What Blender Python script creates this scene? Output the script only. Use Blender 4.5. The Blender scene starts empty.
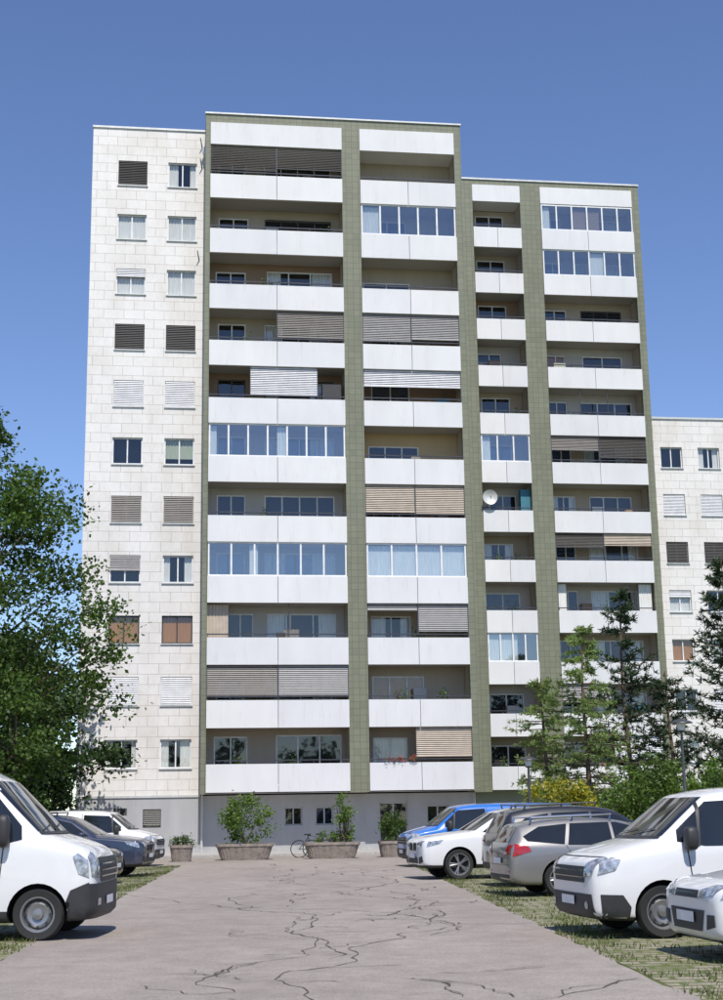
import bpy, bmesh, math, random
from mathutils import Vector, Matrix
from mathutils.bvhtree import BVHTree
from mathutils.geometry import tessellate_polygon
R=random.Random(7)
sc=bpy.context.scene
rad=math.radians
# ------------------------------------------------------------------ materials
MATS={}
def nt_new(name):
    m=bpy.data.materials.new(name); m.use_nodes=True
    nt=m.node_tree; nt.nodes.clear()
    out=nt.nodes.new('ShaderNodeOutputMaterial')
    MATS[name]=m
    return m,nt,out
def coords(nt,mode='Object'):
    tc=nt.nodes.new('ShaderNodeTexCoord'); return tc.outputs[mode]
def noise(nt,vec,scale,detail=4,rough=.6,mapscale=None):
    if mapscale:
        mp=nt.nodes.new('ShaderNodeMapping'); mp.inputs['Scale'].default_value=mapscale
        nt.links.new(vec,mp.inputs['Vector']); vec=mp.outputs['Vector']
    n=nt.nodes.new('ShaderNodeTexNoise'); n.inputs['Scale'].default_value=scale
    n.inputs['Detail'].default_value=detail; n.inputs['Roughness'].default_value=rough
    nt.links.new(vec,n.inputs['Vector']); return n.outputs['Fac']
def ramp(nt,fac,stops):
    r=nt.nodes.new('ShaderNodeValToRGB'); e=r.color_ramp.elements
    while len(e)<len(stops): e.new(.5)
    for i,(p,c) in enumerate(stops):
        e[i].position=p; e[i].color=(c[0],c[1],c[2],1) if hasattr(c,'__len__') else (c,c,c,1)
    nt.links.new(fac,r.inputs['Fac']); return r.outputs['Color']
def mix(nt,a,b,fac,mode='MIX'):
    m=nt.nodes.new('ShaderNodeMix'); m.data_type='RGBA'; m.blend_type=mode
    for s,v in ((m.inputs[6],a),(m.inputs[7],b)):
        if hasattr(v,'links'): nt.links.new(v,s)
        else: s.default_value=(v[0],v[1],v[2],1)
    if hasattr(fac,'links'): nt.links.new(fac,m.inputs[0])
    else: m.inputs[0].default_value=fac
    return m.outputs[2]
def math_(nt,op,a,b):
    m=nt.nodes.new('ShaderNodeMath'); m.operation=op
    for s,v in ((m.inputs[0],a),(m.inputs[1],b)):
        if hasattr(v,'links'): nt.links.new(v,s)
        else: s.default_value=v
    return m.outputs[0]
def princ(nt,out,col,rough=.6,metal=0,coat=0,spec=.5,bump=None,bstr=.2,bdist=.02):
    p=nt.nodes.new('ShaderNodeBsdfPrincipled')
    if hasattr(col,'links'): nt.links.new(col,p.inputs['Base Color'])
    else: p.inputs['Base Color'].default_value=(*col,1)
    p.inputs['Roughness'].default_value=rough; p.inputs['Metallic'].default_value=metal
    p.inputs['Coat Weight'].default_value=coat; p.inputs['Coat Roughness'].default_value=.04
    p.inputs['Specular IOR Level'].default_value=spec
    if bump is not None:
        b=nt.nodes.new('ShaderNodeBump'); b.inputs['Strength'].default_value=bstr; b.inputs['Distance'].default_value=bdist
        nt.links.new(bump,b.inputs['Height']); nt.links.new(b.outputs['Normal'],p.inputs['Normal'])
    nt.links.new(p.outputs[0],out.inputs[0]); return p
def simple(name,col,rough=.6,metal=0,coat=0,var=.12,scale=3,spec=.5,mapscale=None,bstr=0):
    m,nt,out=nt_new(name)
    v=coords(nt); n=noise(nt,v,scale,5,.6,mapscale)
    lo=tuple(c*(1-var) for c in col); hi=tuple(min(1,c*(1+var)) for c in col)
    c=ramp(nt,n,[(.3,lo),(.7,hi)])
    princ(nt,out,c,rough,metal,coat,spec,n if bstr else None,bstr)
    return m
def facade_vec(nt):
    s=nt.nodes.new('ShaderNodeSeparateXYZ'); nt.links.new(coords(nt),s.inputs[0])
    c=nt.nodes.new('ShaderNodeCombineXYZ'); nt.links.new(math_(nt,'ADD',s.outputs[0],s.outputs[1]),c.inputs[0]); nt.links.new(s.outputs[2],c.inputs[1])
    return c.outputs[0]
def tiles(name,c1,c2,mortar,bw,rh,ms,offset=.5,stain=.25,rough=.5):
    m,nt,out=nt_new(name); v=facade_vec(nt)
    b=nt.nodes.new('ShaderNodeTexBrick'); b.offset=offset
    b.inputs['Scale'].default_value=1; b.inputs['Brick Width'].default_value=bw; b.inputs['Row Height'].default_value=rh
    b.inputs['Mortar Size'].default_value=ms; b.inputs['Mortar Smooth'].default_value=.3
    b.inputs['Color1'].default_value=(*c1,1); b.inputs['Color2'].default_value=(*c2,1); b.inputs['Mortar'].default_value=(*mortar,1)
    nt.links.new(v,b.inputs['Vector'])
    n=noise(nt,coords(nt),.5,7,.7,(1,1,.35)); n2=noise(nt,coords(nt),6,4,.6)
    st=ramp(nt,n,[(.45,(1,1,1)),(.8,(1-stain,1-stain*1.1,1-stain*1.35))])
    c=mix(nt,b.outputs['Color'],st,1,'MULTIPLY')
    c=mix(nt,c,ramp(nt,n2,[(.3,.93),(.7,1.0)]),1,'MULTIPLY')
    princ(nt,out,c,rough)
    return m
tiles('white_tile',(.79,.76,.73),(.755,.72,.685),(.44,.385,.335),.95,.47,.011,.5,.22)
tiles('green_tile',(.215,.22,.15),(.185,.19,.13),(.115,.12,.085),.3,.3,.012,0,.15,.45)
def plaster(name,col,streak=.18,fx=1.3):
    m,nt,out=nt_new(name); v=coords(nt)
    n=noise(nt,v,1.0,5,.6,(fx,fx,.35)); n2=noise(nt,v,.35,3,.5); n3=noise(nt,v,1.0,6,.75,(5,5,.6))
    c=ramp(nt,n,[(.3,tuple(x*(1-streak) for x in col)),(.65,col)])
    c=mix(nt,c,ramp(nt,n2,[(.3,.92),(.7,1)]),1,'MULTIPLY')
    c=mix(nt,c,ramp(nt,n3,[(.56,(1,1,1)),(.75,(.86,.845,.81))]),1,'MULTIPLY')
    g=nt.nodes.new('ShaderNodeNewGeometry'); c=mix(nt,c,ramp(nt,g.outputs['Random Per Island'],[(0,(.92,.92,.93)),(1,(1,.995,.98))]),1,'MULTIPLY')
    princ(nt,out,c,.7)
plaster('parapet_white',(.75,.745,.75),.06); plaster('slab_soffit',(.42,.40,.37),.06)  # slab underside greyed: recess shade put into its colour
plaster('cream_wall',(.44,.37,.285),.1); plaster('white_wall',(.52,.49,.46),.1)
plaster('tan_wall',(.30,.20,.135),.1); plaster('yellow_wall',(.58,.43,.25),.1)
plaster('grey_base',(.43,.43,.44),.14); plaster('blue_wall',(.05,.20,.28),.1)
simple('frame_white',(.74,.74,.74),.4); simple('frame_dark',(.06,.05,.045),.5); simple('frame_grey',(.4,.4,.4),.5)
simple('rail_metal',(.07,.07,.08),.45,.5); simple('coping',(.60,.60,.58),.45,.3)
simple('blind_dark',(.045,.042,.042),.5); simple('blind_grey',(.30,.29,.29),.5); simple('blind_taupe',(.23,.21,.195),.5)
simple('blind_light',(.66,.66,.68),.5); simple('blind_beige',(.48,.40,.32),.6); simple('interior_dark',(.03,.03,.035),.9)  # interior_dark: near-black sheet, paints the gloom of unlit rooms behind windows
simple('curtain_white',(.70,.69,.66),.9,scale=4,mapscale=(9,9,.3),var=.18); simple('curtain_orange',(.40,.18,.045),.9,scale=4,mapscale=(9,9,.3))
simple('curtain_green',(.42,.45,.34),.9,scale=4,mapscale=(9,9,.3))
simple('roof_gravel',(.3,.29,.27),.9,scale=20)
def glass(name,tint=(.8,.85,.85),base=.14):
    m,nt,out=nt_new(name)
    t=nt.nodes.new('ShaderNodeBsdfTransparent'); t.inputs[0].default_value=(*tint,1)
    g=nt.nodes.new('ShaderNodeBsdfGlossy'); g.inputs['Roughness'].default_value=.02; g.inputs[0].default_value=(.95,.97,1,1)
    n=noise(nt,coords(nt),1.3,2,.5); b=nt.nodes.new('ShaderNodeBump'); b.inputs['Strength'].default_value=.05; b.inputs['Distance'].default_value=.02
    nt.links.new(n,b.inputs['Height']); nt.links.new(b.outputs[0],g.inputs['Normal'])
    lw=nt.nodes.new('ShaderNodeLayerWeight'); lw.inputs[0].default_value=.5
    f=math_(nt,'ADD',math_(nt,'MULTIPLY',math_(nt,'POWER',lw.outputs['Facing'],4.0),.7),base)
    ms=nt.nodes.new('ShaderNodeMixShader'); nt.links.new(f,ms.inputs[0]); nt.links.new(t.outputs[0],ms.inputs[1]); nt.links.new(g.outputs[0],ms.inputs[2])
    nt.links.new(ms.outputs[0],out.inputs[0])
glass('window_glass',(.88,.90,.90),.08); glass('balcony_glass',(.80,.86,.88),.24)
def leafmat(name,cols,trans=.35):
    m,nt,out=nt_new(name)
    g=nt.nodes.new('ShaderNodeNewGeometry')
    c=ramp(nt,g.outputs['Random Per Island'],[(i/(len(cols)-1),cc) for i,cc in enumerate(cols)])
    n=noise(nt,coords(nt),.45,3,.5); c=mix(nt,c,ramp(nt,n,[(.3,.6),(.7,1.25)]),1,'MULTIPLY')
    p=nt.nodes.new('ShaderNodeBsdfPrincipled'); p.inputs['Roughness'].default_value=.55; p.inputs['Specular IOR Level'].default_value=.3
    nt.links.new(c,p.inputs['Base Color'])
    t=nt.nodes.new('ShaderNodeBsdfTranslucent'); nt.links.new(mix(nt,c,(1.3,1.5,.5),1,'MULTIPLY'),t.inputs[0])
    ms=nt.nodes.new('ShaderNodeMixShader'); ms.inputs[0].default_value=trans
    nt.links.new(p.outputs[0],ms.inputs[1]); nt.links.new(t.outputs[0],ms.inputs[2]); nt.links.new(ms.outputs[0],out.inputs[0])
leafmat('leaf_broad',[(.035,.07,.015),(.065,.115,.022),(.10,.155,.035)],.3)
leafmat('leaf_far',[(.02,.045,.012),(.045,.085,.02)],.2)
leafmat('leaf_pine',[(.025,.045,.022),(.045,.075,.036),(.07,.10,.05)],.12)
leafmat('leaf_larch',[(.16,.23,.08),(.23,.30,.11),(.28,.34,.15)],.35)
leafmat('leaf_shrub',[(.06,.115,.02),(.11,.185,.035),(.17,.24,.05)],.3)
leafmat('leaf_yellow',[(.15,.2,.03),(.42,.36,.03),(.55,.46,.05)],.3)
leafmat('flower_red',[(.5,.03,.04),(.6,.12,.2)],.2)
leafmat('grass_blade',[(.07,.11,.025),(.13,.16,.05),(.24,.21,.11)],.3)
simple('bark',(.10,.075,.055),.9,scale=8,var=.35,mapscale=(3,3,.5),bstr=.5); simple('bark_pine',(.13,.085,.06),.9,scale=8,var=.35,bstr=.5)
simple('concrete_planter',(.25,.21,.18),.85,scale=6,var=.3,bstr=.3); simple('soil',(.06,.045,.03),.95)
simple('lamp_metal',(.10,.10,.10),.45,.7); simple('lamp_glass',(.75,.75,.72),.3)
def asphalt():
    m,nt,out=nt_new('asphalt'); v=coords(nt)
    n1=noise(nt,v,.22,6,.65,(1,.35,1)); n2=noise(nt,v,45,3,.7); n3=noise(nt,v,1.7,7,.72); n4=noise(nt,v,.9,3,.5)
    c=ramp(nt,n1,[(.3,(.265,.228,.20)),(.5,(.32,.278,.245)),(.72,(.375,.328,.29))])
    c=mix(nt,c,ramp(nt,n2,[(.3,.70),(.7,1.2)]),1,'MULTIPLY')
    c=mix(nt,c,ramp(nt,n3,[(.35,.82),(.65,1.05)]),1,'MULTIPLY')
    c=mix(nt,c,ramp(nt,n4,[(.66,1.),(.76,.76)]),1,'MULTIPLY')
    princ(nt,out,c,.88,bump=n2,bstr=.35,bdist=.006,spec=.3)
asphalt()
def tarm():
    m,nt,out=nt_new('tar'); n=noise(nt,coords(nt),5,4,.6)
    princ(nt,out,ramp(nt,n,[(.3,(.055,.048,.045)),(.7,(.13,.115,.10))]),.75)
tarm()
def grassm():
    m,nt,out=nt_new('grass_ground'); v=coords(nt); n=noise(nt,v,.6,6,.7); n2=noise(nt,v,14,4,.7)
    c=ramp(nt,n,[(.3,(.06,.09,.025)),(.55,(.11,.13,.045)),(.75,(.20,.17,.10))])
    c=mix(nt,c,ramp(nt,n2,[(.3,.6),(.7,1.25)]),1,'MULTIPLY'); princ(nt,out,c,.95,bump=n2,bstr=.6,bdist=.03,spec=.2)
grassm()
def paverm():
    m,nt,out=nt_new('grass_paver'); v=coords(nt)
    b=nt.nodes.new('ShaderNodeTexBrick'); b.offset=.5; b.inputs['Scale'].default_value=1
    b.inputs['Brick Width'].default_value=.4; b.inputs['Row Height'].default_value=.25; b.inputs['Mortar Size'].default_value=.05; b.inputs['Mortar Smooth'].default_value=.5
    b.inputs['Color1'].default_value=(.36,.31,.25,1); b.inputs['Color2'].default_value=(.30,.26,.21,1); b.inputs['Mortar'].default_value=(.13,.15,.06,1)
    nt.links.new(v,b.inputs['Vector']); n=noise(nt,v,1.1,6,.75); n2=noise(nt,v,25,4,.7)
    c=mix(nt,b.outputs[0],(.115,.14,.045),ramp(nt,n,[(.45,0),(.62,.9)]))
    c=mix(nt,c,ramp(nt,n2,[(.3,.65),(.7,1.2)]),1,'MULTIPLY'); princ(nt,out,c,.95,bump=n2,bstr=.5,bdist=.02,spec=.2)
paverm()
simple('kerb_stone',(.38,.36,.34),.85,scale=5,var=.2)
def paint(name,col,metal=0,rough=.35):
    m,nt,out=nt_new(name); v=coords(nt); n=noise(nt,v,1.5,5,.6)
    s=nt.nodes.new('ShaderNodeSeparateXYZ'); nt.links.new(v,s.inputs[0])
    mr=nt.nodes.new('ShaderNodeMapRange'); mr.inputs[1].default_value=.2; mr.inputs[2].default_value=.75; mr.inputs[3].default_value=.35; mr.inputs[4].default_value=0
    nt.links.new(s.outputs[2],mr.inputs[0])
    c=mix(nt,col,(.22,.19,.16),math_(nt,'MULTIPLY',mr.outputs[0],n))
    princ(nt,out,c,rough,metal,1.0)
paint('paint_white',(.72,.72,.725)); paint('paint_blue',(.015,.14,.52)); paint('paint_silver',(.27,.26,.25),.5)
paint('paint_black',(.02,.02,.024)); paint('paint_navy',(.02,.028,.06)); paint('paint_grey',(.12,.12,.13),.4)
simple('plastic_black',(.03,.03,.032),.55,var=.2); simple('tyre',(.022,.022,.022),.85); simple('rim_silver',(.33,.33,.34),.35,.7)
simple('car_glass',(.014,.017,.02),.04,spec=.6,coat=.3); simple('chrome',(.6,.6,.6),.15,1); simple('headlight',(.36,.38,.41),.08,.3,coat=1,scale=14,var=.7)
simple('taillight',(.35,.01,.01),.15,coat=1,scale=10); simple('plate_white',(.75,.75,.75),.4); simple('seam',(.02,.02,.02),.7); simple('plate_blue',(.02,.06,.4),.4)
# ------------------------------------------------------------------ mesh builder
class G:
    def __init__(s): s.v=[];s.f=[];s.m=[];s.mats=[]
    def mi(s,n):
        if n not in s.mats: s.mats.append(n)
        return s.mats.index(n)
    def poly(s,pts,mat):
        b=len(s.v); s.v.extend(tuple(p) for p in pts); s.f.append(tuple(range(b,b+len(pts)))); s.m.append(s.mi(mat))
    def box(s,x0,x1,y0,y1,z0,z1,mat):
        b=len(s.v); s.v+= [(x0,y0,z0),(x1,y0,z0),(x1,y1,z0),(x0,y1,z0),(x0,y0,z1),(x1,y0,z1),(x1,y1,z1),(x0,y1,z1)]
        k=s.mi(mat)
        for f in ((0,3,2,1),(4,5,6,7),(0,1,5,4),(1,2,6,5),(2,3,7,6),(3,0,4,7)):
            s.f.append(tuple(b+i for i in f)); s.m.append(k)
    def tube(s,p0,p1,r0,r1,mat,n=7,cap=True):
        p0=Vector(p0);p1=Vector(p1); d=(p1-p0)
        if d.length<1e-6: return
        q=d.to_track_quat('Z','Y'); b=len(s.v); k=s.mi(mat)
        for p,r in ((p0,r0),(p1,r1)):
            for i in range(n):
                a=2*math.pi*i/n; s.v.append(tuple(p+q@Vector((r*math.cos(a),r*math.sin(a),0))))
        for i in range(n):
            j=(i+1)%n; s.f.append((b+i,b+j,b+n+j,b+n+i)); s.m.append(k)
        if cap:
            s.f.append(tuple(b+n+i for i in range(n))); s.m.append(k); s.f.append(tuple(b+n-1-i for i in range(n))); s.m.append(k)
    def lathe(s,prof,mat,n=24,axis='Z',origin=(0,0,0)):
        b=len(s.v); k=s.mi(mat); o=origin
        for (r,h) in prof:
            for i in range(n):
                a=2*math.pi*i/n
                if axis=='Z': s.v.append((o[0]+r*math.cos(a),o[1]+r*math.sin(a),o[2]+h))
                else: s.v.append((o[0]+r*math.cos(a),o[1]+h,o[2]+r*math.sin(a)))
        for j in range(len(prof)-1):
            for i in range(n):
                i2=(i+1)%n; s.f.append((b+j*n+i,b+j*n+i2,b+(j+1)*n+i2,b+(j+1)*n+i)); s.m.append(k)
    def obj(s,name,parent=None,smooth=False,bevel=0,loc=None):
        me=bpy.data.meshes.new(name); me.from_pydata(s.v,[],s.f)
        for n in s.mats: me.materials.append(MATS[n])
        me.polygons.foreach_set('material_index',s.m)
        if smooth:
            me.polygons.foreach_set('use_smooth',[True]*len(s.f))
            me.update(); me.set_sharp_from_angle(angle=rad(40))
        me.update(); o=bpy.data.objects.new(name,me); sc.collection.objects.link(o)
        if parent: o.parent=parent
        if loc: o.location=loc
        return o
def empty(name,loc=(0,0,0),rz=0):
    e=bpy.data.objects.new(name,None); sc.collection.objects.link(e); e.location=loc; e.rotation_euler=(0,0,rz); e.empty_display_size=.5
    return e
# ------------------------------------------------------------------ facade helpers
def wall_holes(g,x0,x1,z0,z1,y,holes,mat,depth=.15,rmat=None):
    xs=sorted(set([x0,x1]+[h[0] for h in holes]+[h[1] for h in holes])); zs=sorted(set([z0,z1]+[h[2] for h in holes]+[h[3] for h in holes]))
    ids={}; k=g.mi(mat)
    def vid(a,c):
        if (a,c) not in ids: ids[(a,c)]=len(g.v); g.v.append((a,y,c))
        return ids[(a,c)]
    for a,b in zip(xs,xs[1:]):
        for c,d in zip(zs,zs[1:]):
            mx=(a+b)/2; mz=(c+d)/2
            if any(h[0]<mx<h[1] and h[2]<mz<h[3] for h in holes): continue
            g.f.append((vid(a,c),vid(b,c),vid(b,d),vid(a,d))); g.m.append(k)
    rm=rmat or mat
    for h in holes:
        a,b,c,d=h[:4]; Y=y+depth
        g.poly([(a,y,c),(a,Y,c),(a,Y,d),(a,y,d)],rm); g.poly([(b,Y,c),(b,y,c),(b,y,d),(b,Y,d)],rm)
        g.poly([(a,y,d),(a,Y,d),(b,Y,d),(b,y,d)],rm); g.poly([(a,Y,c),(a,y,c),(b,y,c),(b,Y,c)],rm)
def curtain(g,x0,x1,z0,z1,y,mat):
    n=max(4,int((x1-x0)/.07)); 
    for i in range(n):
        a=x0+(x1-x0)*i/n; b=x0+(x1-x0)*(i+1)/n; ya=y+(.03 if i%2 else 0); yb=y+(0 if i%2 else .03)
        g.poly([(a,ya,z0),(b,yb,z0),(b,yb,z1),(a,ya,z1)],mat)
def slats(g,x0,x1,z0,z1,y,mat,pitch=.085,tilt=.03,gap=.018):
    z=z1
    while z-pitch>=z0-1e-4:
        zt=z-gap; zb=z-pitch; j=R.uniform(-.006,.006)
        g.poly([(x0,y-tilt,zb+j),(x1,y-tilt,zb),(x1,y+tilt*.4,zt),(x0,y+tilt*.4,zt+j)],mat)
        g.poly([(x0,y+tilt*.4,zt),(x1,y+tilt*.4,zt),(x1,y+tilt*.4,z),(x0,y+tilt*.4,z)],mat) if gap<.01 else None
        z-=pitch
    g.box(x0,x1,y-.03,y+.03,z0-.02,z0+.03,mat)
def window(g,x0,x1,z0,z1,y,panes=2,frame='frame_white',style='dark',gl='window_glass',fw=.06,mw=.06,widths=None):
    g.box(x0,x1,y,y+.06,z0,z0+fw,frame); g.box(x0,x1,y,y+.06,z1-fw,z1,frame)
    g.box(x0,x0+fw,y,y+.06,z0+fw,z1-fw,frame); g.box(x1-fw,x1,y,y+.06,z0+fw,z1-fw,frame)
    for i in range(1,panes):
        xm=x0+(x1-x0)*i/panes; g.box(xm-mw/2,xm+mw/2,y-.006,y+.055,z0+fw,z1-fw,frame)
    for i in range(panes):
        a=x0+(x1-x0)*i/panes; b=x0+(x1-x0)*(i+1)/panes
        if i==0: a+=fw
        if i==panes-1: b-=fw
        t1=R.uniform(-.006,.006); t2=R.uniform(-.006,.006)
        g.poly([(a,y+.035+t1,z0+fw),(b,y+.035-t1,z0+fw),(b,y+.035-t1+t2,z1-fw),(a,y+.035+t1+t2,z1-fw)],gl)
    yc=y+.10; w=x1-x0; h=z1-z0
    if style=='curtain': curtain(g,x0,x1,z0,z1,yc,'curtain_white')
    elif style=='curtain_half':
        k=R.uniform(.2,.38); curtain(g,x0,x0+w*k,z0,z1,yc,'curtain_white'); curtain(g,x1-w*R.uniform(.18,.38),x1,z0,z1,yc,'curtain_white')
    elif style=='low_curtain': curtain(g,x0,x1,z0+h*.5,z1,yc,'curtain_white')
    elif style=='orange': curtain(g,x0,x1,z0,z1,yc,'curtain_orange')
    elif style=='green': curtain(g,x0,x1,z0+h*.25,z1,yc,'curtain_green')
    elif style=='bdark': slats(g,x0+.02,x1-.02,z0+.04,z1,y-.06,'blind_dark')
    elif style=='bgrey': slats(g,x0+.02,x1-.02,z0+.04,z1,y-.06,'blind_taupe')
    elif style=='blight': slats(g,x0+.02,x1-.02,z0+.04,z1,y-.06,'blind_light',gap=.006)
    elif style=='bhalf': slats(g,x0+.02,x1-.02,z0+h*.45,z1,y-.06,'blind_grey')
    elif style=='bthird': 
        slats(g,x0+.02,x1-.02,z0+h*.7,z1,y-.06,'blind_light',gap=.006); curtain(g,x0,x1,z0,z1,yc,'curtain_white')
DEP=1.39
def leafquad(g,p,size,mat,up=.0,asp=.6):
    n=Vector((R.gauss(0,1),R.gauss(0,1),R.gauss(0,1)+up)).normalized(); t=n.orthogonal().normalized()
    t=Matrix.Rotation(R.uniform(0,6.28),3,n)@t; b=n.cross(t)
    a=t*size*.5; c_=b*size*.5*asp
    g.poly([p-a,p-c_,p+a,p+c_],mat)
def bay(g,x0,x1,zb,c,h=2.8):
    xm=(x0+x1)/2; pz=zb+1.22
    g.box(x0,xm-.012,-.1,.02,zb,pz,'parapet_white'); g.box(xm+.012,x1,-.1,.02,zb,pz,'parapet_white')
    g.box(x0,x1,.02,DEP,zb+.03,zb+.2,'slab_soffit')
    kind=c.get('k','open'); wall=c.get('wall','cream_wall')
    w=x1-x0; ops=c.get('ops')
    if ops is None:
        ops=[(.07,.28,1.0,2.35,'dark'),(.42,.94,.1,2.35,'curtain_half')] if w>5.5 else ([(.12,.52,.1,2.35,'dark')] if w>4 else [(.15,.75,.1,2.35,'dark')])
    holes=[(x0+a*w,x0+b*w,zb+.2+z0,zb+.2+z1,st) for a,b,z0,z1,st in ops]
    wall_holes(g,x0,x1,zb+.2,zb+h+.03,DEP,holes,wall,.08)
    for a,b,z0,z1,st in holes: window(g,a,b,z0,z1,DEP+.04,max(2,int((b-a)/.8)),c.get('fr','frame_white'),st)
    zt=zb+h
    if kind!='glazed':
        g.box(x0,x1,-.07,-.02,pz+.13,pz+.18,'rail_metal')
        n=max(3,int(w/1.3))
        for i in range(n+1):
            xx=x0+.04+(w-.08)*i/n; g.box(xx-.015,xx+.015,-.06,-.03,pz,pz+.13,'rail_metal')
        for i in range(R.choice([0,1,1,2,3])):
            cx=x0+w*R.uniform(.08,.92); t=R.choice(['chair','plant','plant','cloth','shelf']); cy=R.uniform(.35,.9)
            if t=='chair': g.box(cx-.22,cx+.22,cy,cy+.04,zb+.2,zb+1.5,R.choice(['blind_dark','blind_taupe','tan_wall']))
            elif t=='shelf': g.box(cx-.3,cx+.3,1.05,1.37,zb+.2,zb+R.uniform(1.5,1.9),R.choice(['tan_wall','white_wall','blind_grey']))
            elif t=='cloth': curtain(g,cx-.35,cx+.35,zb+1.0,zb+1.7,cy,R.choice(['curtain_white','blue_wall','blind_taupe','curtain_green']))
            else:
                for j in range(60):
                    leafquad(g,Vector((cx+R.gauss(0,.14),cy+R.gauss(0,.12),zb+1.4+R.gauss(0,.18))),.12,'leaf_shrub',.5)
                g.tube((cx,cy,zb+.2),(cx,cy,zb+1.3),.03,.02,'bark',5)
    if kind=='glazed':
        n=c.get('n',6)
        window(g,x0+.02,x1-.02,pz,zt-.001,-.03,n,c.get('gfr','frame_white'),c.get('gs','none'),'balcony_glass',.07,.08)
        if c.get('gc'):
            for a,b,m in c['gc']: curtain(g,x0+a*w,x0+b*w,pz+.05,zt-.1,.12,m)
    for (a,b,t,mat) in c.get('bl',[]):
        top=zt-.0; bot=top-(top-pz-.2)*t
        slats(g,x0+a*w+.02,x0+b*w-.02,bot,top-.02,.03,mat,gap=.02 if 'dark' in mat or 'taupe' in mat else .012)
        g.box(x0+a*w,x0+a*w+.03,.0,.05,pz,zt,'rail_metal')
        g.box(x0+b*w-.03,x0+b*w,.0,.05,pz,zt,'rail_metal')
    for (a,b,mat) in c.get('cu',[]): curtain(g,x0+a*w,x0+b*w,pz-.1,zt-.05,.25,mat)
    for (a,) in c.get('posts',[]): g.box(x0+a*w-.02,x0+a*w+.02,.03,.07,pz-.2,zt,'rail_metal')
    for (a,b,t,mat) in c.get('box',[]): g.box(x0+a*w,x0+b*w,.35,.8,zb+.2,pz+t,mat)
ROT=rad(7.5)
# ============================================================== building A
A=empty('apartment_building',(0,65,0),ROT)
XL,XW,XR=-12.55,-7.1,5.45
g=G()
LW=['bdark','curtain_half'],['curtain','curtain'],['bthird','curtain'],['bdark','bdark'],['blight','blight'],['dark','green'],['bgrey','bgrey'],['bhalf','curtain_half'],['orange','orange'],['blight','blight'],['curtain_half','curtain_half']
holes=[];wins=[]
for r in range(11):
    zc=4.42+2.8*(10-r)
    for ci,xc in enumerate((-10.6,-8.19)):
        hh=(xc-.7,xc+.7,zc-.64,zc+.64); holes.append(hh); wins.append((hh,LW[r][ci]))
wall_holes(g,XL,XW,2.55,34.75,DEP,holes,'white_tile',.16,'white_wall')
for hh,st in wins:
    window(g,hh[0],hh[1],hh[2],hh[3],DEP+.09,2,'frame_dark' if st in('bdark','orange') else 'frame_white',st)
    g.box(hh[0]-.04,hh[1]+.04,DEP-.06,DEP+.09,hh[2]-.05,hh[2]-.003,'coping')
g.box(XL-.03,XW,DEP-.06,DEP+.25,34.75,34.85,'coping')
g.obj('tiled_wing_wall',A)
g=G()
g.poly([(XL,DEP,0),(XL,13,0),(XL,13,34.75),(XL,DEP,34.75)][::-1],'white_tile')
g.poly([(XR,DEP,0),(XR,13,0),(XR,13,35.05),(XR,DEP,35.05)],'white_tile')
g.poly([(XL,13,0),(XR,13,0),(XR,13,35.05),(XL,13,34.75)],'white_tile')
g.poly([(XL,DEP,34.7),(XW,DEP,34.7),(XW,13,34.7),(XL,13,34.7)],'roof_gravel')
g.poly([(XW,0.1,35.0),(XR,0.1,35.0),(XR,13,35.0),(XW,13,35.0)],'roof_gravel')
g.poly([(XW-.002,DEP,2.5),(XW-.002,0.36,2.5),(XW-.002,0.36,34.6),(XW-.002,DEP,34.6)],'green_tile')
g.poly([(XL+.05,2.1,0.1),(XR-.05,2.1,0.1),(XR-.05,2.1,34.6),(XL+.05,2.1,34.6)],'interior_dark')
g.obj('side_walls_roof',A)
g=G()
for a,b in ((XW,-6.87),(-.49,.4),(5.1,XR)):
    g.box(a,b,0,.35,2.6,34.62,'green_tile'); g.box(a+.005,b-.005,.35,DEP,2.6,34.62,'cream_wall')
g.box(XW,XR,0,DEP,34.62,35.05,'green_tile'); g.box(XW-.04,XR+.04,-.06,.4,35.05,35.13,'coping')
g.obj('green_pillars',A)
g=G()
for a,b in ((-6.87,-.49),(.4,5.1)):
    g.box(a,b,-.05,DEP-.01,33.46,34.6,'parapet_white')
O=lambda **k:k
Lrows=[O(bl=[(0,.5,.92,'blind_dark'),(.5,1,.82,'blind_dark')],ops=[(.07,.28,1,2.3,'dark'),(.42,.94,.1,2.3,'dark')]),
 O(ops=[(.07,.30,1,2.2,'dark'),(.42,.94,.1,2.2,'bdark')]),
 O(wall='tan_wall',ops=[(.05,.28,1,2.2,'dark'),(.44,.94,.1,2.3,'curtain_half')]),
 O(bl=[(.5,1,.95,'blind_taupe')],wall='cream_wall',posts=[(.5,)]),
 O(bl=[(.3,.8,.98,'blind_light')],wall='tan_wall',box=[(.84,.98,.9,'blind_dark')],fr='frame_dark'),
 O(k='glazed',n=7,gc=[(.0,.06,'curtain_white'),(.5,.57,'curtain_white')]),
 O(wall='white_wall',ops=[(.07,.28,.9,2.3,'dark'),(.42,.94,.1,2.3,'dark')]),
 O(k='glazed',n=6,gc=[(.3,.36,'curtain_white')]),
 O(cu=[(0,.15,'blind_beige')],wall='white_wall',posts=[(.58,)],ops=[(.15,.34,1,2.3,'dark'),(.44,.94,.1,2.3,'curtain_half')]),
 O(bl=[(0,.5,.98,'blind_taupe'),(.5,1,.98,'blind_grey')]),
 O(ops=[(.06,.30,.6,2.3,'dark'),(.50,.97,.1,2.35,'dark')],wall='cream_wall')]
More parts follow.
